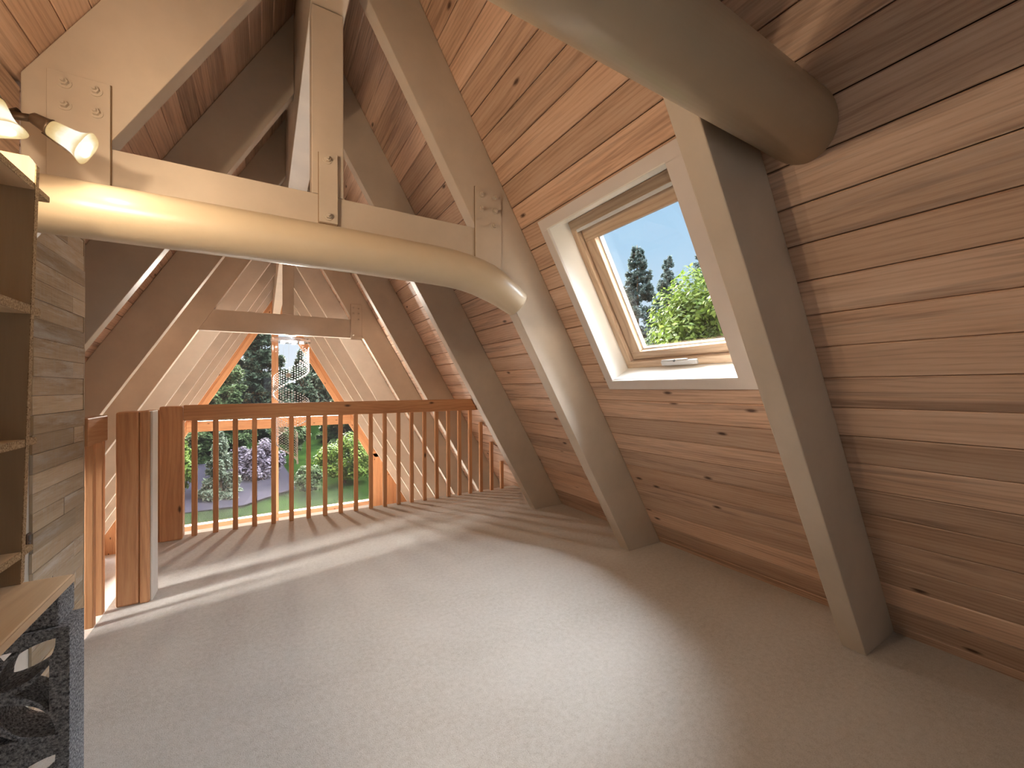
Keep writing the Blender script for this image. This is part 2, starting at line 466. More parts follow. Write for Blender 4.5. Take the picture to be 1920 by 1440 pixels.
# ---- trusses
def truss(yf, label, z_right=0.0, z_left=ZL, tie=None, cut_left=None, plates=None, king=None, th=.09):
    t = empty('roof_truss', (XR, yf, 0), label, 'roof truss')
    for side in (1, -1):
        zb = z_right if side == 1 else z_left
        o_, i_ = OUT - .002, INN
        xo = lambda z: XR + side * (o_ - z / T3)
        xi = lambda z: XR + side * (i_ - z / T3)
        xc = XR + side * .079
        zt_o, zt_i = (o_ - .079) * T3, (i_ - .079) * T3
        if side == -1 and cut_left is not None:
            zo, zi = (o_ - (XR - cut_left)) * T3, (i_ - (XR - cut_left)) * T3
            poly = [(cut_left, yf, zi), (cut_left, yf, zo), (xc, yf, zt_o), (xc, yf, zt_i)]
        else:
            poly = [(xi(zb), yf, zb), (xo(zb), yf, zb), (xc, yf, zt_o), (xc, yf, zt_i)]
        mb = MB(); mb.prism(poly, (0, th, 0), (-side * .5, 0, .866)); mb.build('rafter', M['paint'], t, .004)
    if tie:
        x0, x1, z0, z1 = tie
        e = lambda z: INN - z / T3 - .001
        mb = MB(); mb.prism([(XR - e(z0), yf + .002, z0), (XR + e(z0), yf + .002, z0), (XR + e(z1), yf + .002, z1), (XR - e(z1), yf + .002, z1)], (0, th - .004, 0), (1, 0, 0))
        mb.build('tie_beam', M['paint'], t, .002)
    if king:
        x0, x1, z0, z1 = king
        mb = MB(); mb.box((x0, yf - .001, z0), (x1, yf + th, z1)); mb.build('king_post', M['paint'], t, .004)
    for p in plates or []:
        x0, x1, z0, z1, bolts = p[:5]
        pt = p[5] if len(p) > 5 else .012
        mb = MB(); mb.box((x0, yf - pt, z0), (x1, yf - .001, z1), (0, 0, 1))
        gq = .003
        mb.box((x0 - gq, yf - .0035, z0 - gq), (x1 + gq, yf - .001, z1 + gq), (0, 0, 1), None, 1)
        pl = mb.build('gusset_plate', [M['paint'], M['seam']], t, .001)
        for (bx, bz) in bolts:
            mb = MB()
            yq = yf - pt + .009
            mb.tube([(bx, yq - .008, bz), (bx, yq - .0125, bz)], .021, 18)
            mb.tube([(bx, yq - .012, bz), (bx, yq - .025, bz)], [.0135, .0135], 6)
            mb.tube([(bx, yq - .024, bz), (bx, yq - .034, bz)], [.0075, .006], 10)
            mb.build('bolt', M['paint'], pl, weld=False)
    return t


truss(-1.90, 'beige painted rafter pair by the back wall of the loft', cut_left=XW)
truss(-.57, 'beige painted rafter pair behind the camera position', cut_left=XW)
truss(.755, 'beige A-frame truss whose thick rafter stands right of the skylight', cut_left=XW,
      tie=(-.62, 1.26, 2.135, 2.29), king=(.194, .335, 2.291, 3.02))
truss(2.13, 'beige A-frame truss with bolted plates and king post above the long log', cut_left=XW,
      tie=(-.70, 1.30, 1.90, 2.122), king=(.194, .335, 2.123, 3.02),
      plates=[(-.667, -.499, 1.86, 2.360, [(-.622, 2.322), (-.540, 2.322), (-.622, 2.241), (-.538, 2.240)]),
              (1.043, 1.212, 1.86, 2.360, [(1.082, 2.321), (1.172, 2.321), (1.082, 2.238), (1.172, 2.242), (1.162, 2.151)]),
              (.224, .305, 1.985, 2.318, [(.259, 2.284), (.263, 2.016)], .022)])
truss(3.345, 'bare beige rafter pair standing on the carpet just before the railing')
truss(4.70, 'bare beige rafter pair first beyond the wooden railing', z_right=ZL)
truss(5.95, 'beige A-frame truss whose level tie beam carries the crystal chandelier', z_right=ZL,
      tie=(-.90, 1.24, 1.888, 2.142), king=(.206, .335, 2.143, 3.02),
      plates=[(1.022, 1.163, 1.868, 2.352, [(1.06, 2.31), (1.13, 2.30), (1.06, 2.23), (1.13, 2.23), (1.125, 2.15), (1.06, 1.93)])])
truss(7.42, 'bare beige rafter pair first behind the chandelier', z_right=ZL)
truss(8.73, 'bare beige rafter pair second behind the chandelier', z_right=ZL)
truss(9.90, 'bare beige rafter pair third behind the chandelier', z_right=ZL)
truss(11.25, 'bare beige rafter pair farthest back, nearest the gable window', z_right=ZL)

mb = MB(); mb.box((XR - .078, YB, 3.03), (XR + .078, YG, 3.86))
tag(mb.build('ridge_beam', M['paint'], bevel=.004), 'long beige ridge beam running along the top of the roof to the gable', 'beam')

# ---- round log beams slung in front of the tie beams
def log(name, path, radii, label):
    mb = MB(); mb.tube(path, radii, 40, cap=True)
    o = mb.build(name, M['logpaint']); b = o.modifiers.new('bevel', 'BEVEL'); b.width = .012; b.segments = 3; b.limit_method = 'ANGLE'; b.angle_limit = math.radians(50)
    return tag(o, label, 'log beam')

pl = [(-.715, .0), (-.5, 0), (-.2, .002), (.1, .003), (.35, .003), (.6, 0), (.75, -.002), (.85, -.006), (.93, -.015), (1.0, -.029), (1.06, -.047), (1.12, -.072), (1.17, -.098), (1.225, -.13), (1.27, -.158)]
log1 = log('log_beam', [(x, 2.022, 1.836 + dz) for x, dz in pl], [.098] * 11 + [.094, .088, .082, .076], 'long rounded log beam under the bolted tie, its right end bent down')
# second log: cut off at the slope
n = 40; yc, zc, r = .632, 2.022, .101
mb = MB()
ringA, ringB = [], []
for k in range(n):
    a = 2 * PI * k / n
    y, z = yc + r * math.cos(a), zc + r * math.sin(a)
    xb = XR + OUT - z / T3 - .004
    ringA.append(Vector((-.72, y, z + .01))); ringB.append(Vector((xb, y, z)))
for k in range(n):
    k2 = (k + 1) % n
    mb.face([ringA[k2], ringA[k], ringB[k], ringB[k2]], (1, 0, 0), smooth=True)
mb.face(ringA, (1, 0, 0)); mb.face(ringB[::-1], (1, 0, 0))
o = mb.build('log_beam', M['logpaint'])
tag(o, 'thick rounded log beam crossing the upper right, ending against the boards', 'log beam')

# ---- floors
mb = MB()
xr0 = XR + OUT - .004
def lf(x0, x1, y0, y1, mi=0):
    mb.box((x0, y0, -.28), (x1, y1, 0), (0, 1, 0), (1, .5, .5), mi)
mb.prism([(XW, YB, 0), (XR + OUT + .0, YB, 0), (XR + OUT + .16, YB, -.28), (XW, YB, -.28)], (0, YE - YB, 0), (0, 1, 0))
mb.box((-2.0, YB, -.28), (XW - .002, 2.2, -.001), (0, 1, 0))
tag(mb.build('floor', M['carpet'], weld=False), kind='structure')
mb = MB(); mb.box((-4.0, YB, ZL - .15), (4.4, YG, ZL), (0, 1, 0))
tag(mb.build('floor_downstairs', M['carpet'], weld=False), kind='structure')

# ---- inner wall with the stair side clad in reclaimed planks
mb = MB()
zt = (OUT - (XR - XW)) * T3 - .06
mb.box((XW - .10, YB, 0), (XW - .012, YW - .012, 1.90), (0, 0, 1), None, 0)
z = 1.90
while z < zt - .01:
    z1 = min(z + .134, zt)
    mb.box((XW - .10, YB, z + .002), (XW - .001, 2.128, z1), (0, 1, 0), (rng.uniform(.9, 1.1), rng.random() * .5, rng.random()), 1)
    z = z1
tag(mb.build('wall_inner', [M['offwhite'], M['cedar']], weld=False), kind='structure')

mb = MB(); z = 0.002; row = 0
while z < 1.985:
    h = .0735
    joints = [2.235, YW]
    if row % 4 == 1: joints = [2.235, 2.235 + rng.uniform(.15, .4), YW]
    if z < .62 and row % 2 == 0: joints = [2.235, 2.64 + rng.uniform(-.02, .02), YW]
    for a, b in zip(joints, joints[1:]):
        d = rng.choice([0, .0015, .003])
        mb.box((XW - .011, a + .0008, z + .0012), (XW - d, b - .0008, z + h - .0006), (0, 1, 0), (rng.choice([.66, .76, .84, .9, .96, 1.02]), rng.random() * .8, rng.random()))
    z += h; row += 1
mb.box((XW - .10, YW - .012, 0), (XW - .001, YW, 2.0), (0, 0, 1), (.8, .3, .2))
tag(mb.build('wall_stair', M['reclaimed'], weld=False), kind='structure')

mb = MB(); mb.box((XW - .012, 2.203, .612), (XW - .004, 2.234, .672), (0, 0, 1))
o = mb.build('outlet_cover', M['outlet'], bevel=.002)
mb = MB(); mb.box((XW - .0045, 2.212, .645), (XW - .002, 2.226, .665)); mb.box((XW - .0045, 2.212, .62), (XW - .002, 2.226, .64)); mb.build('socket', M['rubber'], o)
tag(o, 'small dark brown outlet plate on the white strip of wall behind the bookcase', 'outlet')

# ---- back wall behind the camera, with an unseen opening added for fill light
mb = MB()
mb.box((-4, YB - .1, ZL), (.0, YB, 4.3)); mb.box((1.2, YB - .1, ZL), (4.4, YB, 4.3)); mb.box((.0, YB - .1, 2.1), (1.2, YB, 4.3)); mb.box((.0, YB - .1, ZL), (1.2, YB, .8))
tag(mb.build('wall_back', M['offwhite'], weld=False), kind='structure')

# ---- skylight
def skylight(name, H, side=1, detail=True):
    s0, s1, y0, y1 = H
    root = empty(name, slope((s0 + s1) / 2, (y0 + y1) / 2, 0, side), kind='structure')
    def sbox(mb, sa, sb, ya, yb, oa, ob, grain=(0, 1, 0), mi=0):
        P = [slope(sa, ya, oa, side), slope(sa, yb, oa, side), slope(sb, yb, oa, side), slope(sb, ya, oa, side)]
        Q = [slope(sa, ya, ob, side), slope(sa, yb, ob, side), slope(sb, yb, ob, side), slope(sb, ya, ob, side)]
        mb.hexa(P + Q if side == 1 else P[::-1] + Q[::-1], grain, None, mi)
    w, w2, wr = .062, .06, .095
    mb = MB(); up = (-side * .5, 0, .866)
    sbox(mb, s0 - w, s0, y0 - wr, y1 + w2, -.018, .0)
    sbox(mb, s1, s1 + w, y0 - wr, y1 + w2, -.018, .0)
    sbox(mb, s0, s1, y1, y1 + w2, -.018, .0, up)
    sbox(mb, s0, s1, y0 - wr, y0, -.018, .0, up)
    mb.build('casing', M['casing'], root, .003)
    # light shaft
    mb = MB(); d = .15; fs0, fs1, fy0, fy1 = s0 + .004, s1 - .016, y0 + .0, y1 - .004
    def ring(o, a, b, c, e): return [slope(a, c, o, side), slope(a, e, o, side), slope(b, e, o, side), slope(b, c, o, side)]
    A = ring(-.004, s0, s1, y0, y1); B = ring(d, fs0, fs1, fy0, fy1)
    A2 = ring(-.002, s0 - .03, s1 + .03, y0 - .03, y1 + .03); B2 = ring(d + .14, fs0 - .03, fs1 + .03, fy0 - .03, fy1 + .03)
    for i in range(4):
        j = (i + 1) % 4
        mb.face([A[i], A[j], B[j], B[i]], (0, 1, 0)); mb.face([A2[j], A2[i], B2[i], B2[j]], (0, 1, 0))
    mb.build('shaft', M['white'], root, weld=False)
    # thin dark line between the casing and the shaft
    mb = MB(); g = .006
    sbox(mb, s0 - g, s0, y0, y1 + g, -.0185, -.0175); sbox(mb, s0, s1, y1, y1 + g, -.0185, -.0175); sbox(mb, s1, s1 + g, y0, y1 + g, -.0185, -.0175)
    mb.build('reveal_bead', M['white'], root)
    # fixed frame and hinged sash
    gs0, gs1, gy0, gy1 = fs0 + .097, fs1 - .143, fy0 + .115, fy1 - .122
    m1 = .042; m2 = .062
    mb = MB(); oa, ob = d - .012, d + .10
    sbox(mb, fs0, fs0 + m1, fy0, fy1, oa, ob); sbox(mb, fs1 - m2, fs1, fy0, fy1, oa, ob)
    sbox(mb, fs0 + m1, fs1 - m2, fy0, fy0 + m1, oa, ob, up); sbox(mb, fs0 + m1, fs1 - m2, fy1 - m1, fy1, oa, ob, up)
    mb.build('frame', M['sashwood'], root, .004)
    e = .006
    mb = MB(); a0, a1, c0, c1 = fs0 + m1 + e, fs1 - m2 - e, fy0 + m1 + e, fy1 - m1 - e
    oa, ob = d + .015, d + .09
    sbox(mb, a0, gs0, c0, c1, oa, ob); sbox(mb, gs1, a1, c0, c1, oa, ob)
    sbox(mb, gs0, gs1, c0, gy0, oa, ob, up); sbox(mb, gs0, gs1, gy1, c1, oa, ob, up)
    sash = mb.build('sash', M['sashwood'], root, .004)
    mb = MB(); q = .008
    sbox(mb, gs0, gs0 + q, gy0, gy1, d + .05, d + .056); sbox(mb, gs1 - q, gs1, gy0, gy1, d + .05, d + .056)
    sbox(mb, gs0 + q, gs1 - q, gy1 - q, gy1, d + .05, d + .056); sbox(mb, gs0 + q, gs1 - q, gy0, gy0 + q, d + .05, d + .056)
    mb.build('gasket', M['steel'], sash)
    mb = MB(); sbox(mb, gs0 + .001, gs1 - .001, gy0 + .001, gy1 - .001, d + .058, d + .064); mb.build('pane', M['glass'], sash, weld=False)
    # metal bar along the sash head, latch on the bottom rail
    mb = MB(); sbox(mb, fs1 - m2 - .012, fs1 - m2 + .006, c0, c1, d - .02, d + .012); mb.build('vent_bar', M['steel'], root, .003)
    ym = (fy0 + fy1) / 2
    mb = MB(); sbox(mb, fs0 + .012, fs0 + .04, ym - .115, ym + .115, d - .03, d - .012)
    sbox(mb, fs0 + .04, fs0 + .048, ym - .06, ym + .11, d - .026, d - .014)
    la = mb.build('latch', M['steel'], root, .006)
    mb = MB(); p = slope(fs0 + .042, ym + .02, d - .034, side); mb.tube([p, p + (slope(0, 0, .012, side) - slope(0, 0, 0, side))], .006, 10); mb.build('knob', M['rubber'], la)
    return root
skylight('window_2', SKY, 1)
skylight('window_added', SKYL, -1)

# ---- gable window and wall
def gable():
    root = empty('window_1', (XR, YG, 0), kind='structure')
    y0, y1 = YG - .06, YG + .06
    aw = 1.91                                       # opening follows the slope at this offset
    zj = -.82; xj = aw - zj / T3 - .0               # jamb where the opening turns vertical
    zs = -2.05
    # rake trims
    for side in (1, -1):
        mb = MB()
        P = lambda a, z: (XR + side * (a - z / T3), y0, z)
        mb.prism([P(aw, zj), P(aw + .13, zj), P(aw + .13, (aw + .13) * T3), P(aw, aw * T3)], (0, y1 - y0, 0), (-side * .5, 0, .866), (1.15, 0, .4))
        mb.build('rake_trim', M['fir'], root, .003)
        mb = MB(); xa = XR + side * (aw - zj / T3)
        mb.box((min(xa, xa + side * .06), y0, zs), (max(xa, xa + side * .06), y1, zj + .06)); mb.build('jamb', M['fir'], root, .003)
    mb = MB(); mb.box((XR - .095, y0 - .03, ZL), (XR + .06, y1 + .03, aw * T3)); mb.build('mullion', M['fir'], root, .004)
    w = aw - .2 / T3
    mb = MB(); mb.box((XR - w - .05, y0 - .02, .17), (XR - .097, y1, .42)); mb.box((XR + .062, y0 - .02, .19), (XR + w + .05, y1, .44)); mb.build('transom', M['fir'], root, .004)
    mb = MB(); mb.box((XR - xj, y0 - .05, zs - .12), (XR + xj, y1, zs - .005)); mb.build('sill', M['fir'], root, .004)
    mb = MB(); mb.box((XR - xj, y0 - .02, ZL), (XR + xj, y1 - .02, zs - .12)); mb.build('kick_panel', M['white'], root)
    for side in (1, -1):
        mb = MB(); yg = YG + .02
        X = lambda a, z: XR + side * (a - z / T3)
        c = XR + (.06 if side == 1 else -.095)
        mb.face([(c, yg, zs), (XR + side * xj, yg, zs), (XR + side * xj, yg, zj), (X(aw, .2), yg, .2), (c, yg, .2)], (0, 0, 1))
        mb.face([(c, yg, .2), (X(aw, .2), yg, .2), (XR + side * .1, yg, (aw - .1) * T3), (c, yg, (aw - .1) * T3)], (0, 0, 1))
        mb.build('pane', M['gable_glass'], root, weld=False)
    # wall beside the glass, below the slope
    mb = MB()
    for side in (1, -1):
        P = lambda a, z: (XR + side * (a - z / T3), y0 + .01, z)
        xa = XR + side * (xj + .06)
        mb.prism([(xa, y0 + .01, ZL), (XR + side * (OUT - ZL / T3), y0 + .01, ZL), P(OUT, zj + .1), (xa, y0 + .01, zj + .1)], (0, .1, 0), (0, 0, 1), (1, .9, rng.random()))
        mb.prism([P(aw + .13, zj), P(OUT + .02, zj), P(OUT + .02, 3.9), P(aw + .13, 3.45)], (0, .1, 0), (-side * .5, 0, .866), (1, .9, rng.random()))
    tag(mb.build('wall_far', M['fir'], weld=False), kind='structure')
gable()

# ---- railings
rail = empty('railing', (.9, 4.24, 0), 'wooden balustrade with square newel post along the edge of the loft', 'railing')
yr0, yr1 = 4.185, 4.225
mb = MB()
xe = lambda z: XR + OUT - z / T3 - .003
mb.prism([(-.552, yr0, .945), (-.552, yr0, 1.072), (xe(1.072), yr0, 1.072), (xe(.945), yr0, .945)], (0, .04, 0), (1, 0, 0), (.92, .7, .3))
mb.build('handrail', M['fir'], rail, .006)
BX = [-.487, -.345, -.208, -.069, .075, .215, .355, .495, .633, .772, .914, 1.051, 1.190, 1.328, 1.468, 1.604, 1.740, 1.872, 2.004, 2.140, 2.278, 2.415]
for x in BX:
    zt = min(.95, (OUT + XR - x) * T3 - .03)
    mb = MB(); mb.box((x - .0185, yr1 + .001, 0), (x + .0185, yr1 + .036, zt), None, (rng.uniform(.85, 1.02), rng.uniform(.3, .9), rng.random()))
    mb.build('baluster', M['fir'], rail, .003)
mb = MB(); mb.box((-.700, 4.175, 0), (-.556, 4.295, 1.063), None, (.96, .75, .62)); mb.build('newel_post', M['fir'], rail, .012)
mb = MB(); mb.box((-.742, 4.20, -.28), (-.702, 4.295, 1.035), None, (.85, 1, .1)); mb.build('corner_board', M['fir'], rail, .006)

srail = empty('stair_railing', (-.69, 2.9, 0), 'short wooden railing with square post at the top of the stairs, beside the plank wall', 'railing')
mb = MB(); mb.box((XW - .045, YW + .004, .925), (XW + .010, 3.05, 1.062), None, (.86, .3, .2)); mb.build('handrail', M['fir'], srail, .006)
for (a, b) in ((2.868, 2.905), (3.008, 3.045)):
    mb = MB(); mb.box((XW - .034, a, 0), (XW + .001, b, .925), None, (1.02, .9, rng.random())); mb.build('baluster', M['fir'], srail, .005)
mb = MB(); mb.box((-.697, 3.055, 0), (-.598, 3.20, 1.075), None, (1.06, .25, .8)); mb.build('post', M['fir'], srail, .012)
mb = MB(); mb.box((-.596, 3.052, 0), (-.553, 3.205, 1.078), None, (1.1, .2, .35)); mb.build('post_board', M['fir'], srail, .006)
mb = MB(); mb.box((-.5525, 3.07, 0), (-.542, 3.205, 1.076)); tag(mb.build('trim_board', M['white'], srail, .002), 'white trim board on the side of the post')

# ---- bookcase of particle board leaning in the corner, standing on the bench
def bookcase():
    root = empty('bookcase', (-.63, 1.2, .69), 'slotted particle board bookcase standing on the bench at the left edge', 'bookcase')
    xb, yb = XW + .004, 1.592
    zb, ztp = .692, 1.822
    xf = lambda z: -.547 + (z - zb) / (ztp - zb) * .026      # the front leans a little
    def panel(ya, yb_):
        mb = MB()
        P = [(xb, ya, zb), (xf(zb), ya, zb), (xf(ztp - .02), ya, ztp - .02), (xf(ztp) - .012, ya, ztp), (xb, ya, ztp)]
        mb.prism(P, (0, yb_ - ya, 0), (0, 0, 1), (.52, .8, rng.random()))  # darker tint than the shelves stands in for shade inside the bookcase
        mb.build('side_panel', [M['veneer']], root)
        mb = MB(); e = .0015
        mb.hexa([(xf(zb), ya, zb), (xf(zb) + e, ya, zb), (xf(zb) + e, yb_, zb), (xf(zb), yb_, zb),
                 (xf(ztp) , ya, ztp - .02), (xf(ztp) + e, ya, ztp - .02), (xf(ztp) + e, yb_, ztp - .02), (xf(ztp), yb_, ztp - .02)], (0, 0, 1))
        mb.build('raw_edge', M['particle'], root)
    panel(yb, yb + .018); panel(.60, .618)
    for z, tab, th in ((1.752, .075, .018), (1.426, .045, .024), (1.070, .05, .020), (.776, .05, .018)):
        mb = MB(); x1 = xf(z) - .001
        mb.box((xb, .619, z - th), (x1, yb - .001, z), (0, 1, 0), (1, .4, rng.random()), 0)
        sh = mb.build('shelf', [M['veneer']], root)
        mb = MB(); mb.box((x1, .619, z - th), (x1 + .0012, yb - .001, z), (0, 1, 0)); mb.build('raw_edge', M['particle'], sh)
        mb = MB(); mb.box((x1 - .10, yb + .0185, z - th), (x1 + .001, yb + .018 + tab, z), (0, 1, 0), (1, .4, .2)); mb.build('tab', M['particle'], sh, .003)
bookcase()

# ---- bench: a board on concrete blocks
mb = MB(); mb.box((XW + .004, .35, .667), (-.452, 1.612, .690), (0, 1, 0), (1.12, .2, .4))
o = mb.build('bench_board', M['veneer'], bevel=.004)
tag(o, 'pale wooden board lying on concrete blocks under the bookcase', 'board')
mb = MB(); mb.box((-.4520, .35, .669), (-.4505, 1.612, .688), (0, 1, 0)); mb.build('raw_edge', M['veneer'], o)

mb = MB(); mb.box((XW + .03, 1.517, .592), (-.452, 1.618, .666), None)
tag(mb.build('concrete_brick', M['concrete'], bevel=.004), 'plain dark concrete brick between the board and the pierced block', 'brick')


def breeze_block(z0, label):
    """pierced block: square frame, four leaf openings on the diagonals, four side openings between them"""
    S = .1475
    cu = bpy.data.curves.new('block_outline', 'CURVE'); cu.dimensions = '2D'; cu.fill_mode = 'BOTH'; cu.extrude = .05; cu.bevel_depth = .0
    def spl(pts):
        s = cu.splines.new('POLY'); s.points.add(len(pts) - 1)
        for q, (a, b) in zip(s.points, pts): q.co = (a, b, 0, 1)
        s.use_cyclic_u = True
    spl([(-S, -S), (S, -S), (S, S), (-S, S)])
    for k in range(4):
        a = PI / 4 + k * PI / 2
        leaf = []
        for i in range(25):
            t = i / 12
            tt = t if t <= 1 else 2 - t
            w = .033 * math.sin(PI * tt) ** .8 * (1 if t <= 1 else -1)
            l = .022 + tt * .150
            leaf.append((l * math.cos(a) - w * math.sin(a), l * math.sin(a) + w * math.cos(a)))
        spl(leaf[:-1])
        b = k * PI / 2
        tri = []
        A, B, C = (.046, 0), (.110, .058), (.110, -.058)
        def arc(p, q, bow, n=8):
            mx, my = (p[0] + q[0]) / 2, (p[1] + q[1]) / 2
            dx, dy = q[0] - p[0], q[1] - p[1]
            for i in range(n):
                t = i / n; w = bow * 4 * t * (1 - t)
                tri.append((p[0] + dx * t - dy * w, p[1] + dy * t + dx * w))
        arc(A, C, .08); arc(C, B, 0, 3); arc(B, A, .08)
        spl([(x * math.cos(b) - y * math.sin(b), x * math.sin(b) + y * math.cos(b)) for x, y in tri])
    tmp = bpy.data.objects.new('block_outline', cu); COL.objects.link(tmp)
    dg = bpy.context.evaluated_depsgraph_get()
    me = bpy.data.meshes.new_from_object(tmp.evaluated_get(dg))
    bpy.data.objects.remove(tmp); bpy.data.curves.remove(cu)
    me.name = 'breeze_block'
    me.materials.clear(); me.materials.append(M['concrete'])
    bm = bmesh.new(); bm.from_mesh(me); bmesh.ops.remove_doubles(bm, verts=bm.verts, dist=1e-5); bm.to_mesh(me); bm.free()
    o = bpy.data.objects.new('breeze_block', me); COL.objects.link(o)
    o.rotation_euler = (PI / 2, 0, 0)
    o.location = (-.43 - S, 1.558, z0 + S)
    bv = o.modifiers.new('bevel', 'BEVEL'); bv.width = .003; bv.segments = 2; bv.limit_method = 'ANGLE'; bv.angle_limit = math.radians(50)
    return tag(o, label, 'concrete block')
breeze_block(.2955, 'grey concrete breeze block with leaf openings directly under the brick and board')
breeze_block(.0005, 'lower grey concrete breeze block standing on the carpet under another block')

# ---- wall lamp with glass shades
lamp = empty('wall_lamp', (XW, 1.46, 2.03), 'bronze wall lamp bar with lit bell-shaped glass shades above the bookcase', 'lamp')
mb = MB(); mb.tube([(-.66, .80, 2.012), (-.655, 1.86, 2.012)], .0085, 12); mb.build('bar', M['bronze'], lamp)
mb = MB(); mb.tube([(XW + .002, 1.46, 2.03), (XW + .02, 1.46, 2.03)], [.06, .055], 24); mb.tube([(XW + .018, 1.46, 2.03), (-.658, 1.46, 2.014)], .012, 12); mb.build('wall_plate', M['bronze'], lamp)


def lamp_head(base, tip, knuckle, watt):
    base, tip = Vector(base), Vector(tip); ax = (tip - base).normalized()
    mb = MB(); mb.tube([knuckle, Vector(knuckle) + Vector((.022, .01, .020))], .0125, 14)
    mb.tube([Vector(knuckle), base + ax * .01], .011, 12)
    ad = mb.build('knuckle', M['bronze'], lamp)
    mb = MB(); L = (tip - base).length
    mb.tube([base, base + ax * .006, base + ax * .030, base + ax * .042, base + ax * .046, base + ax * .050], [.010, .017, .021, .024, .027, .025], 20)
    mb.build('socket_cup', M['bronze'], lamp)
    # bell shade with a squarish flared rim
    u = ax.cross(Vector((0, 0, 1))).normalized(); v = u.cross(ax).normalized()
    prof = [(.044, .023, 0), (.055, .0255, 0), (.070, .0275, .03), (.088, .030, .08), (.104, .0345, .16), (.116, .041, .26), (.124, .047, .34), (.127, .0495, .38)]
    sc = L / .127
    nn = 32; rings = []
    for (h, r, sq) in prof:
        ring = []
        for k in range(nn):
            a = 2 * PI * k / nn + PI / 4
            rr = r * (1 + sq * .34 * abs(math.sin(2 * (a))) ** 2 - sq * .1)
            ring.append(base + ax * (h * sc) + (u * math.cos(a) + v * math.sin(a)) * rr)
        rings.append(ring)
    mb = MB(); g = [.2, .3, .62, .9, .95, .7, .45, .35]
    for i in range(len(rings) - 1):
        for k in range(nn):
            k2 = (k + 1) % nn
            mb.face([rings[i][k], rings[i][k2], rings[i + 1][k2], rings[i + 1][k]], ax, (g[i], .5, .5), 0, (0, 0), True)
            mb.T[-4:] = [(g[i], .5, .5)] * 2 + [(g[i + 1], .5, .5)] * 2
    sh = mb.build('shade', M['shade'], lamp)
    s = sh.modifiers.new('thick', 'SOLIDIFY'); s.thickness = .0015
    # metal leaf strap on the side of the shade
    mb = MB(); mb.tube([base + ax * .04 - v * .026, base + ax * .075 * sc - v * .033 , base + ax * .105 * sc - v * .040], [.0025, .002, .001], 8); mb.build('strap', M['bronze'], sh)
    l = bpy.data.lights.new('bulb', 'POINT'); l.energy = watt; l.color = (1, .77, .53); l.shadow_soft_size = .022
    lo = bpy.data.objects.new('bulb', l); COL.objects.link(lo); lo.location = base + ax * (.138 * sc); lo.parent = lamp
    lo.matrix_parent_inverse = lamp.matrix_basis.inverted()
    return lo
lamp_head((-.600, 1.80, 2.024), (-.478, 1.80, 1.962), (-.648, 1.80, 2.014), 2.2)
lamp_head((-.624, 1.62, 2.008), (-.596, 1.62, 1.888), (-.650, 1.62, 2.014), 2.6)
lamp_head((-.624, 1.12, 2.020), (-.600, 1.18, 1.925), (-.650, 1.12, 2.014), 17)  # this head and the next are unseen, added for warm light on the truss
lamp_head((-.624, .92, 2.020), (-.600, .98, 1.925), (-.650, .92, 2.014), 26)

# ---- spiral crystal chandelier
ch = empty('chandelier', (.305, 6.0, 1.86), 'spiral chandelier of hanging crystal strands under the far tie beam', 'chandelier')
cx, cy = .305, 6.0
mb = MB(); mb.tube([(cx, cy, 1.886), (cx, cy, 1.878)], .06, 24); mb.tube([(cx, cy, 1.88), (cx, cy, 1.842)], .004, 8); mb.build('mount', M['steel'], ch)
mb = MB(); mb.tube([(cx, cy, 1.842), (cx, cy, 1.838), (cx, cy, 1.800), (cx, cy, 1.796)], [.222, .231, .231, .226], 56); mb.build('plate', M['plate'], ch)
for k in range(5):
    a = 2 * PI * k / 5
    bx, by = cx + .12 * math.cos(a), cy + .12 * math.sin(a)
    mb = MB(); mb.tube([(bx, by, 1.7955), (bx, by, 1.782)], [.022, .026], 16); mb.build('spot_lamp', M['bulb'], ch)
l = bpy.data.lights.new('chandelier_bulbs', 'POINT'); l.energy = 90; l.color = (1, .94, .84); l.shadow_soft_size = .045
lo = bpy.data.objects.new('chandelier_bulbs', l); COL.objects.link(lo); lo.location = (cx, cy, 1.72); lo.parent = ch
lo.matrix_parent_inverse = ch.matrix_basis.inverted()
NS = 84
for i in range(NS):
    f = i / (NS - 1)
    a = -.35 * PI + f * 4.25 * PI
    R = .205 if f < .72 else .205 - (f - .72) / .28 * .135
    x, y = cx + R * math.cos(a), cy + R * math.sin(a)
    zb = 1.545 - f * 1.31
    mb = MB()
    mb.tube([(x, y, 1.797), (x, y, zb)], .0006, 4, cap=False, mi=1)
    mb.ball((x, y, zb), .0125, 8, 6)
    nb = 7 if f < .72 else 12
    for q in range(1, nb): mb.ball((x, y, zb + .010 + q * .031), .0072, 6, 4)
    mb.build('crystal_strand', [M['crystal'], M['filament']], ch, weld=False)


for (x, y, z, r) in ((.118, 5.745, 1.205, .042), (.262, 5.79, 1.365, .040), (.190, 5.76, .700, .040), (.44, 5.80, 1.02, .036)):
    mb = MB(); c = Vector((x, y, z))
    for k in range(8):
        a = k * PI / 4 + .2; d = Vector((math.cos(a), 0, math.sin(a))); n_ = Vector((-d.z, 0, d.x))
        P = [c + d * r * .12 - n_ * r * .10, c + d * r * .62 - n_ * r * .17, c + d * r, c + d * r * .62 + n_ * r * .17, c + d * r * .12 + n_ * r * .10]
        mb.prism([p + Vector((0, -.003, 0)) for p in P], (0, .006, 0), (0, 0, 1))
    mb.tube([(x, y - .004, z), (x, y + .004, z)], r * .2, 12)
    mb.tube([(x, y, z + r * .3), (cx + (x - cx) * .8, cy + (y - cy) * .8, 1.80)], .0006, 4, cap=False)
    tag(mb.build('snowflake', M['white'], ch, weld=False), 'white snowflake hung among the crystals')

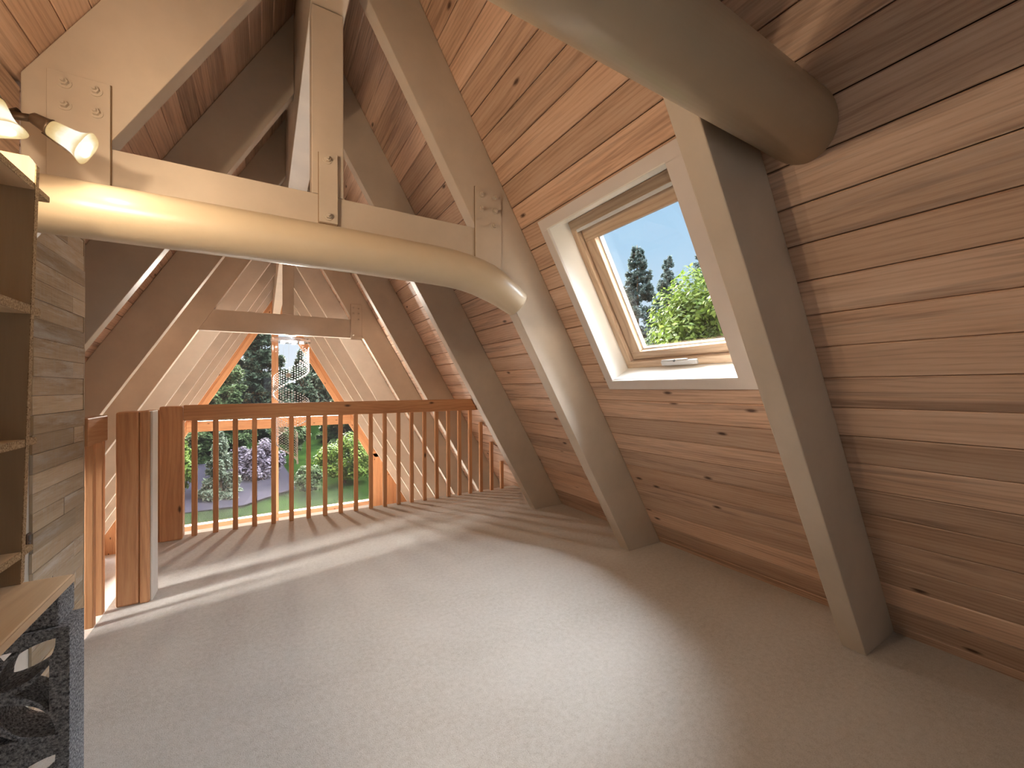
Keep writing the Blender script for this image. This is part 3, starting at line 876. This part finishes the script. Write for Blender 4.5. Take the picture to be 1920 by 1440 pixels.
# ------------------------------------------------------------------ outdoors
def leaf_mesh(name, P, Nn, size, tint, mat, parent, aspect=1.6):
    """P, Nn: arrays of leaf positions and normals; one quad each"""
    n_ = len(P); rs = np.random.RandomState(len(name) + n_)
    t = rs.normal(size=(n_, 3)); t -= (t * Nn).sum(1)[:, None] * Nn; t /= np.linalg.norm(t, axis=1)[:, None] + 1e-9
    b = np.cross(Nn, t)
    s = (np.asarray(size) * rs.uniform(.7, 1.3, n_))[:, None]
    V = np.empty((n_, 4, 3)); V[:, 0] = P - t * s * aspect * .5; V[:, 1] = P - b * s * .42; V[:, 2] = P + t * s * aspect * .5; V[:, 3] = P + b * s * .42
    me = bpy.data.meshes.new(name)
    me.vertices.add(n_ * 4); me.vertices.foreach_set('co', V.reshape(-1))
    me.loops.add(n_ * 4); me.loops.foreach_set('vertex_index', np.arange(n_ * 4))
    me.polygons.add(n_); me.polygons.foreach_set('loop_start', np.arange(n_) * 4)
    try: me.polygons.foreach_set('loop_total', np.full(n_, 4))
    except Exception: pass
    ca = me.attributes.new('tint', 'FLOAT_COLOR', 'CORNER')
    c = np.ones((n_, 4, 4)); c[:, :, :3] = np.asarray(tint)[:, None, None]
    ca.data.foreach_set('color', c.reshape(-1))
    me.materials.append(mat); me.update(calc_edges=True); me.validate()
    o = bpy.data.objects.new(name, me); COL.objects.link(o); o.parent = parent
    if parent: o.matrix_parent_inverse = parent.matrix_basis.inverted()
    return o


LM = {
    'bright': leaf_mat('leaf_bright', (.026, .05, .006, 1), (.07, .11, .015, 1), (.17, .21, .05, 1)),
    'pale': leaf_mat('leaf_pale', (0.03, 0.045, 0.025, 1), (0.08, 0.1, 0.065, 1), (0.18, 0.2, 0.15, 1)),
    'conifer': leaf_mat('leaf_conifer', (0.01, 0.018, 0.012, 1), (0.028, 0.044, 0.026, 1), (0.07, 0.09, 0.058, 1)),
    'blue': leaf_mat('leaf_blue_conifer', (0.02, 0.036, 0.036, 1), (0.05, 0.075, 0.07, 1), (0.115, 0.145, 0.13, 1)),
    'mid': leaf_mat('leaf_mid', (0.015, 0.028, 0.009, 1), (0.045, 0.068, 0.026, 1), (0.11, 0.14, 0.065, 1)),
    'maple': leaf_mat('leaf_maple', (0.045, 0.034, 0.046, 1), (0.1, 0.08, 0.1, 1), (0.19, 0.16, 0.19, 1)),
}


def trunk(parent, base, top, r):
    mb = MB(); b, t = Vector(base), Vector(top)
    mb.tube([b, b.lerp(t, .3), b.lerp(t, .7), t], [r, r * .75, r * .4, r * .08], 10); mb.build('trunk', M['bark'], parent)


def broadleaf(base, ctr, rad, n, leaf, mat, label, seed, cat='tree', name='leafy_tree', clumps=60):
    rs = np.random.RandomState(seed)
    t = empty(name, base, label, cat)
    trunk(t, base, (ctr[0], ctr[1], ctr[2] + rad[2] * .4), max(.05, rad[2] * .05))
    d = rs.normal(size=(clumps, 3)); d /= np.linalg.norm(d, axis=1)[:, None]
    cc = np.array(ctr) + d * np.array(rad) * rs.uniform(.45, .95, (clumps, 1))
    idx = rs.randint(0, clumps, n)
    q = rs.normal(size=(n, 3)); q /= np.linalg.norm(q, axis=1)[:, None]
    P = cc[idx] + q * np.array(rad) * .30 * rs.uniform(.3, 1, (n, 1)) ** .5
    nn = q + np.array([0, 0, .8]) + rs.normal(size=(n, 3)) * .45; nn /= np.linalg.norm(nn, axis=1)[:, None]
    tint = np.clip(.5 + .17 * rs.normal(size=n) + .15 * (rs.uniform(size=clumps)[idx] - .5), .02, .98)
    leaf_mesh('foliage', P, nn, leaf, tint, LM[mat], t)
    return t


def conifer(base, h, r, n, leaf, mat, label, seed, sparse=1.0):
    rs = np.random.RandomState(seed)
    t = empty('conifer', base, label, 'tree')
    trunk(t, base, (base[0], base[1], base[2] + h), max(.06, h * .012))
    nb = int(h * 24 * sparse)
    bz = rs.uniform(.06, .99, nb); ba = rs.uniform(0, 2 * PI, nb); bl = r * (1 - bz) ** .8 * rs.uniform(.7, 1.1, nb) + .05 * r
    idx = rs.choice(nb, n, p=(bl + .1) / (bl + .1).sum())
    f = rs.uniform(.05, 1, n) ** .52; L = bl[idx] * f
    side = rs.normal(size=n) * .16 * bl[idx] * (1.1 - f) * 1.4
    P = np.empty((n, 3))
    P[:, 0] = base[0] + np.cos(ba[idx]) * L - np.sin(ba[idx]) * side
    P[:, 1] = base[1] + np.sin(ba[idx]) * L + np.cos(ba[idx]) * side
    P[:, 2] = base[2] + bz[idx] * h - .28 * L + .16 * L * f + rs.normal(size=n) * .05 * (1 + r * .15) - np.abs(side) * .3
    nn = rs.normal(size=(n, 3)) * .7 + np.array([0, 0, 1.0]); nn /= np.linalg.norm(nn, axis=1)[:, None]
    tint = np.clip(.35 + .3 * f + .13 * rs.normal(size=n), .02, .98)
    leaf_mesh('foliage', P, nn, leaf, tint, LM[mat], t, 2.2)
    return t


ZG = -2.9
# ground: level by the house, rising behind
nx, ny = 24, 30
def gz(x, y):
    d = max(0, y - 19) ; e = max(0, x - 12)
    return ZG + .11 * d + .22 * e * (1 if x > 12 else 0) + .12 * math.sin(x * .7) * math.cos(y * .5) * min(1, max(0, y - 14) / 6)
mb = MB()
xs = [-30 + 75 * i / nx for i in range(nx + 1)]; ys = [-14 + 70 * j / ny for j in range(ny + 1)]
for i in range(nx):
    for j in range(ny):
        q = [(xs[a], ys[b], gz(xs[a], ys[b])) for a, b in ((i, j), (i + 1, j), (i + 1, j + 1), (i, j + 1))]
        mb.face(q, (0, 1, 0), smooth=True)
tag(mb.build('ground', M['lawn']), kind='structure')
mb = MB()
dv = [(-14, 17.0), (-.6, 17.0), (1.2, 19), (.6, 24), (-4, 27), (-14, 26)]
mb.face([(x, y, max(gz(x, y), ZG) + .06) for x, y in dv], (0, 1, 0))
tag(mb.build('driveway', M['driveway'], weld=False), kind='structure')

mb = MB(); mb.box((-6, YG + .12, ZL - .3), (7, 13.7, ZL - .06), (1, 0, 0))
tag(mb.build('patio', M['patio'], weld=False), kind='structure')

# seen through the gable window
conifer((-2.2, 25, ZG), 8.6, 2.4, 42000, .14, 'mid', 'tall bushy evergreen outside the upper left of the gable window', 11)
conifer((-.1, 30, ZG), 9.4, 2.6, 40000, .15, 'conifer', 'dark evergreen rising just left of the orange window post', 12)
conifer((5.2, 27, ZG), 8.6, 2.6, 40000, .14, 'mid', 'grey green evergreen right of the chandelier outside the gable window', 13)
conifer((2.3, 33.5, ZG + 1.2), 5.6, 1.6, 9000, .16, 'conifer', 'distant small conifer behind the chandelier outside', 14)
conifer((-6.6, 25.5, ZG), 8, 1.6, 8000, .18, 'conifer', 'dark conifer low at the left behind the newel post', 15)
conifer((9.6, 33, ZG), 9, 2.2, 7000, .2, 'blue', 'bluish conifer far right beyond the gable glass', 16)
conifer((-1.35, 18.4, ZG), 2.5, .8, 14000, .07, 'pale', 'pale silvery fir behind the left balusters', 17)
broadleaf((-.35, 20.6, ZG), (-.3, 20.6, -1.95), (.95, .8, .95), 9000, .085, 'maple', 'purple grey maple shrub left of the window post', 18, 'shrub', 'maple_shrub')
broadleaf((-2.85, 18.6, ZG), (-2.75, 18.6, -1.7), (.62, .6, 1.2), 8000, .085, 'bright', 'bright green shrub at the lower left edge of the gable window', 19, 'shrub', 'leafy_shrub')
broadleaf((3.0, 19.0, ZG), (3.0, 19.0, -1.85), (1.15, .9, 1.0), 9000, .085, 'bright', 'bright yellow green bush at the lower right of the gable window', 20, 'shrub', 'leafy_shrub')
broadleaf((1.5, 18.0, ZG), (1.5, 18.0, -2.35), (.5, .42, .5), 4000, .08, 'mid', 'low green shrub right of the orange window post', 21, 'shrub', 'leafy_shrub')
broadleaf((1.05, 22.5, ZG), (1.1, 22.5, -1.0), (.8, .7, .9), 5000, .10, 'mid', 'loose green shrub behind the lowest chandelier strands', 22, 'shrub', 'leafy_shrub')

broadleaf((-5.4, 33, ZG), (-5.2, 33, .6), (4.6, 2.6, 4.4), 30000, .26, 'mid', 'broad green tree behind the evergreens at the left of the gable window', 23, clumps=140)
broadleaf((8.2, 40, ZG), (7.6, 40, .9), (5.2, 2.6, 4.6), 30000, .30, 'pale', 'broad grey green tree behind the evergreens at the right of the gable window', 24, clumps=140)
hs = empty('neighbour_house', (.1, 44, ZG + 1), 'grey neighbouring house with a pale eave seen beside the window post', 'house')
mb = MB(); mb.box((-2.6, 43, -2.2), (1.1, 46, -.45)); mb.build('wall', M['far_wall'], hs)
mb = MB(); mb.prism([(-3.0, 42.6, -.45), (-3.0, 46.4, -.45), (-3.0, 44.5, .7)], (4.5, 0, 0), (1, 0, 0)); mb.build('roof', M['far_roof'], hs)
mb = MB(); mb.box((-3.0, 42.5, -.52), (1.5, 42.62, -.36)); mb.build('eave', M['white'], hs)

# seen through the skylight
conifer((13.0, 15.0, ZG), 9.4, 1.9, 36000, .11, 'blue', 'bluish fir cut off by the left sash of the skylight', 37)
conifer((18.5, 16.5, ZG + .5), 11.8, 2.8, 60000, .11, 'blue', 'bluish fir with a pointed top at the left of the skylight view', 31)
conifer((23.9, 18.6, ZG + 1.4), 11.7, 2.5, 42000, .12, 'blue', 'slimmer fir second from the left in the skylight view', 32)
conifer((29.4, 19.9, ZG + 3.2), 12.6, 1.7, 7000, .14, 'blue', 'sparse fir with thin top third from the left in the skylight view', 33, .6)
conifer((24.5, 13.8, ZG + 2.6), 10.4, 1.9, 8000, .14, 'blue', 'sparse fir peeking above the leafy tree in the skylight view', 34, .7)
broadleaf((11.2, 7.0, ZG), (11.4, 6.7, 2.0), (2.1, 2.3, 2.6), 42000, .10, 'bright', 'sunlit leafy green tree filling the lower right of the skylight view', 35, clumps=110)
broadleaf((13.2, 10.4, ZG), (13.2, 10.4, 1.3), (1.6, 1.5, 2.0), 9000, .13, 'mid', 'darker green tree low in the skylight view behind the leafy one', 36)

# ------------------------------------------------------------------ light
W = bpy.data.worlds.new('sky'); SC.world = W; W.use_nodes = True
nt = W.node_tree; nt.nodes.clear()
out = nt.nodes.new('ShaderNodeOutputWorld'); bg = nt.nodes.new('ShaderNodeBackground'); nt.links.new(bg.outputs[0], out.inputs[0])
tc = nt.nodes.new('ShaderNodeTexCoord'); sx = nt.nodes.new('ShaderNodeSeparateXYZ'); nt.links.new(tc.outputs['Generated'], sx.inputs[0])
rp = nt.nodes.new('ShaderNodeValToRGB'); nt.links.new(sx.outputs[2], rp.inputs[0])
el = rp.color_ramp.elements
el[0].position = 0.0; el[0].color = (.86, .92, 1.0, 1)
el[1].position = .75; el[1].color = lin(145, 202, 247)
e = el.new(.12); e.color = lin(222, 238, 253)
e = el.new(.30); e.color = lin(186, 224, 252)
nt.links.new(rp.outputs[0], bg.inputs[0]); bg.inputs[1].default_value = 1.0


def sun(name, frm, e, ang, col):
    l = bpy.data.lights.new(name, 'SUN'); l.energy = e; l.angle = math.radians(ang); l.color = col
    o = bpy.data.objects.new(name, l); COL.objects.link(o)
    o.rotation_euler = Vector(frm).to_track_quat('Z', 'Y').to_euler()
    o.location = Vector(frm) * 20
    return o
sun('daylight_right', (.50, -.25, .80), 37, 66, (.86, .93, 1.0))
sun('daylight_gable', (.03, 1.0, .72), 58, 24, (1.0, .97, .93))
sun('daylight_left', (-1, -.22, .33), 7, 8, (1.0, .96, .90))  # shines in through the added stair skylight

# ------------------------------------------------------------------ camera
cam = bpy.data.cameras.new('camera'); co = bpy.data.objects.new('camera', cam); COL.objects.link(co)
yaw, pitch, roll = CAM_YPR = (0.5440, 0.00785, -0.00593)
F = Vector((math.sin(yaw) * math.cos(pitch), math.cos(yaw) * math.cos(pitch), math.sin(pitch)))
R = Vector((math.cos(yaw), -math.sin(yaw), 0)); U = R.cross(F)
R2 = R * math.cos(roll) + U * math.sin(roll); U2 = -R * math.sin(roll) + U * math.cos(roll)
mat = Matrix((R2, U2, -F)).transposed().to_4x4(); mat.translation = (0, 0, 1.2)
co.matrix_world = mat
cam.sensor_fit = 'HORIZONTAL'; cam.sensor_width = 36; cam.lens = 769.68 / 1920 * 36
cam.clip_start = .02; cam.clip_end = 300
SC.camera = co

vs = SC.view_settings
SC.display_settings.display_device = 'sRGB'
vs.view_transform = 'Standard'; vs.look = 'None'; vs.gamma = 1; vs.exposure = 0; vs.use_curve_mapping = False
SC.cycles.use_denoising = True
SC.cycles.max_bounces = 10; SC.cycles.diffuse_bounces = 6; SC.cycles.transparent_max_bounces = 16
SC.cycles.sample_clamp_indirect = 8
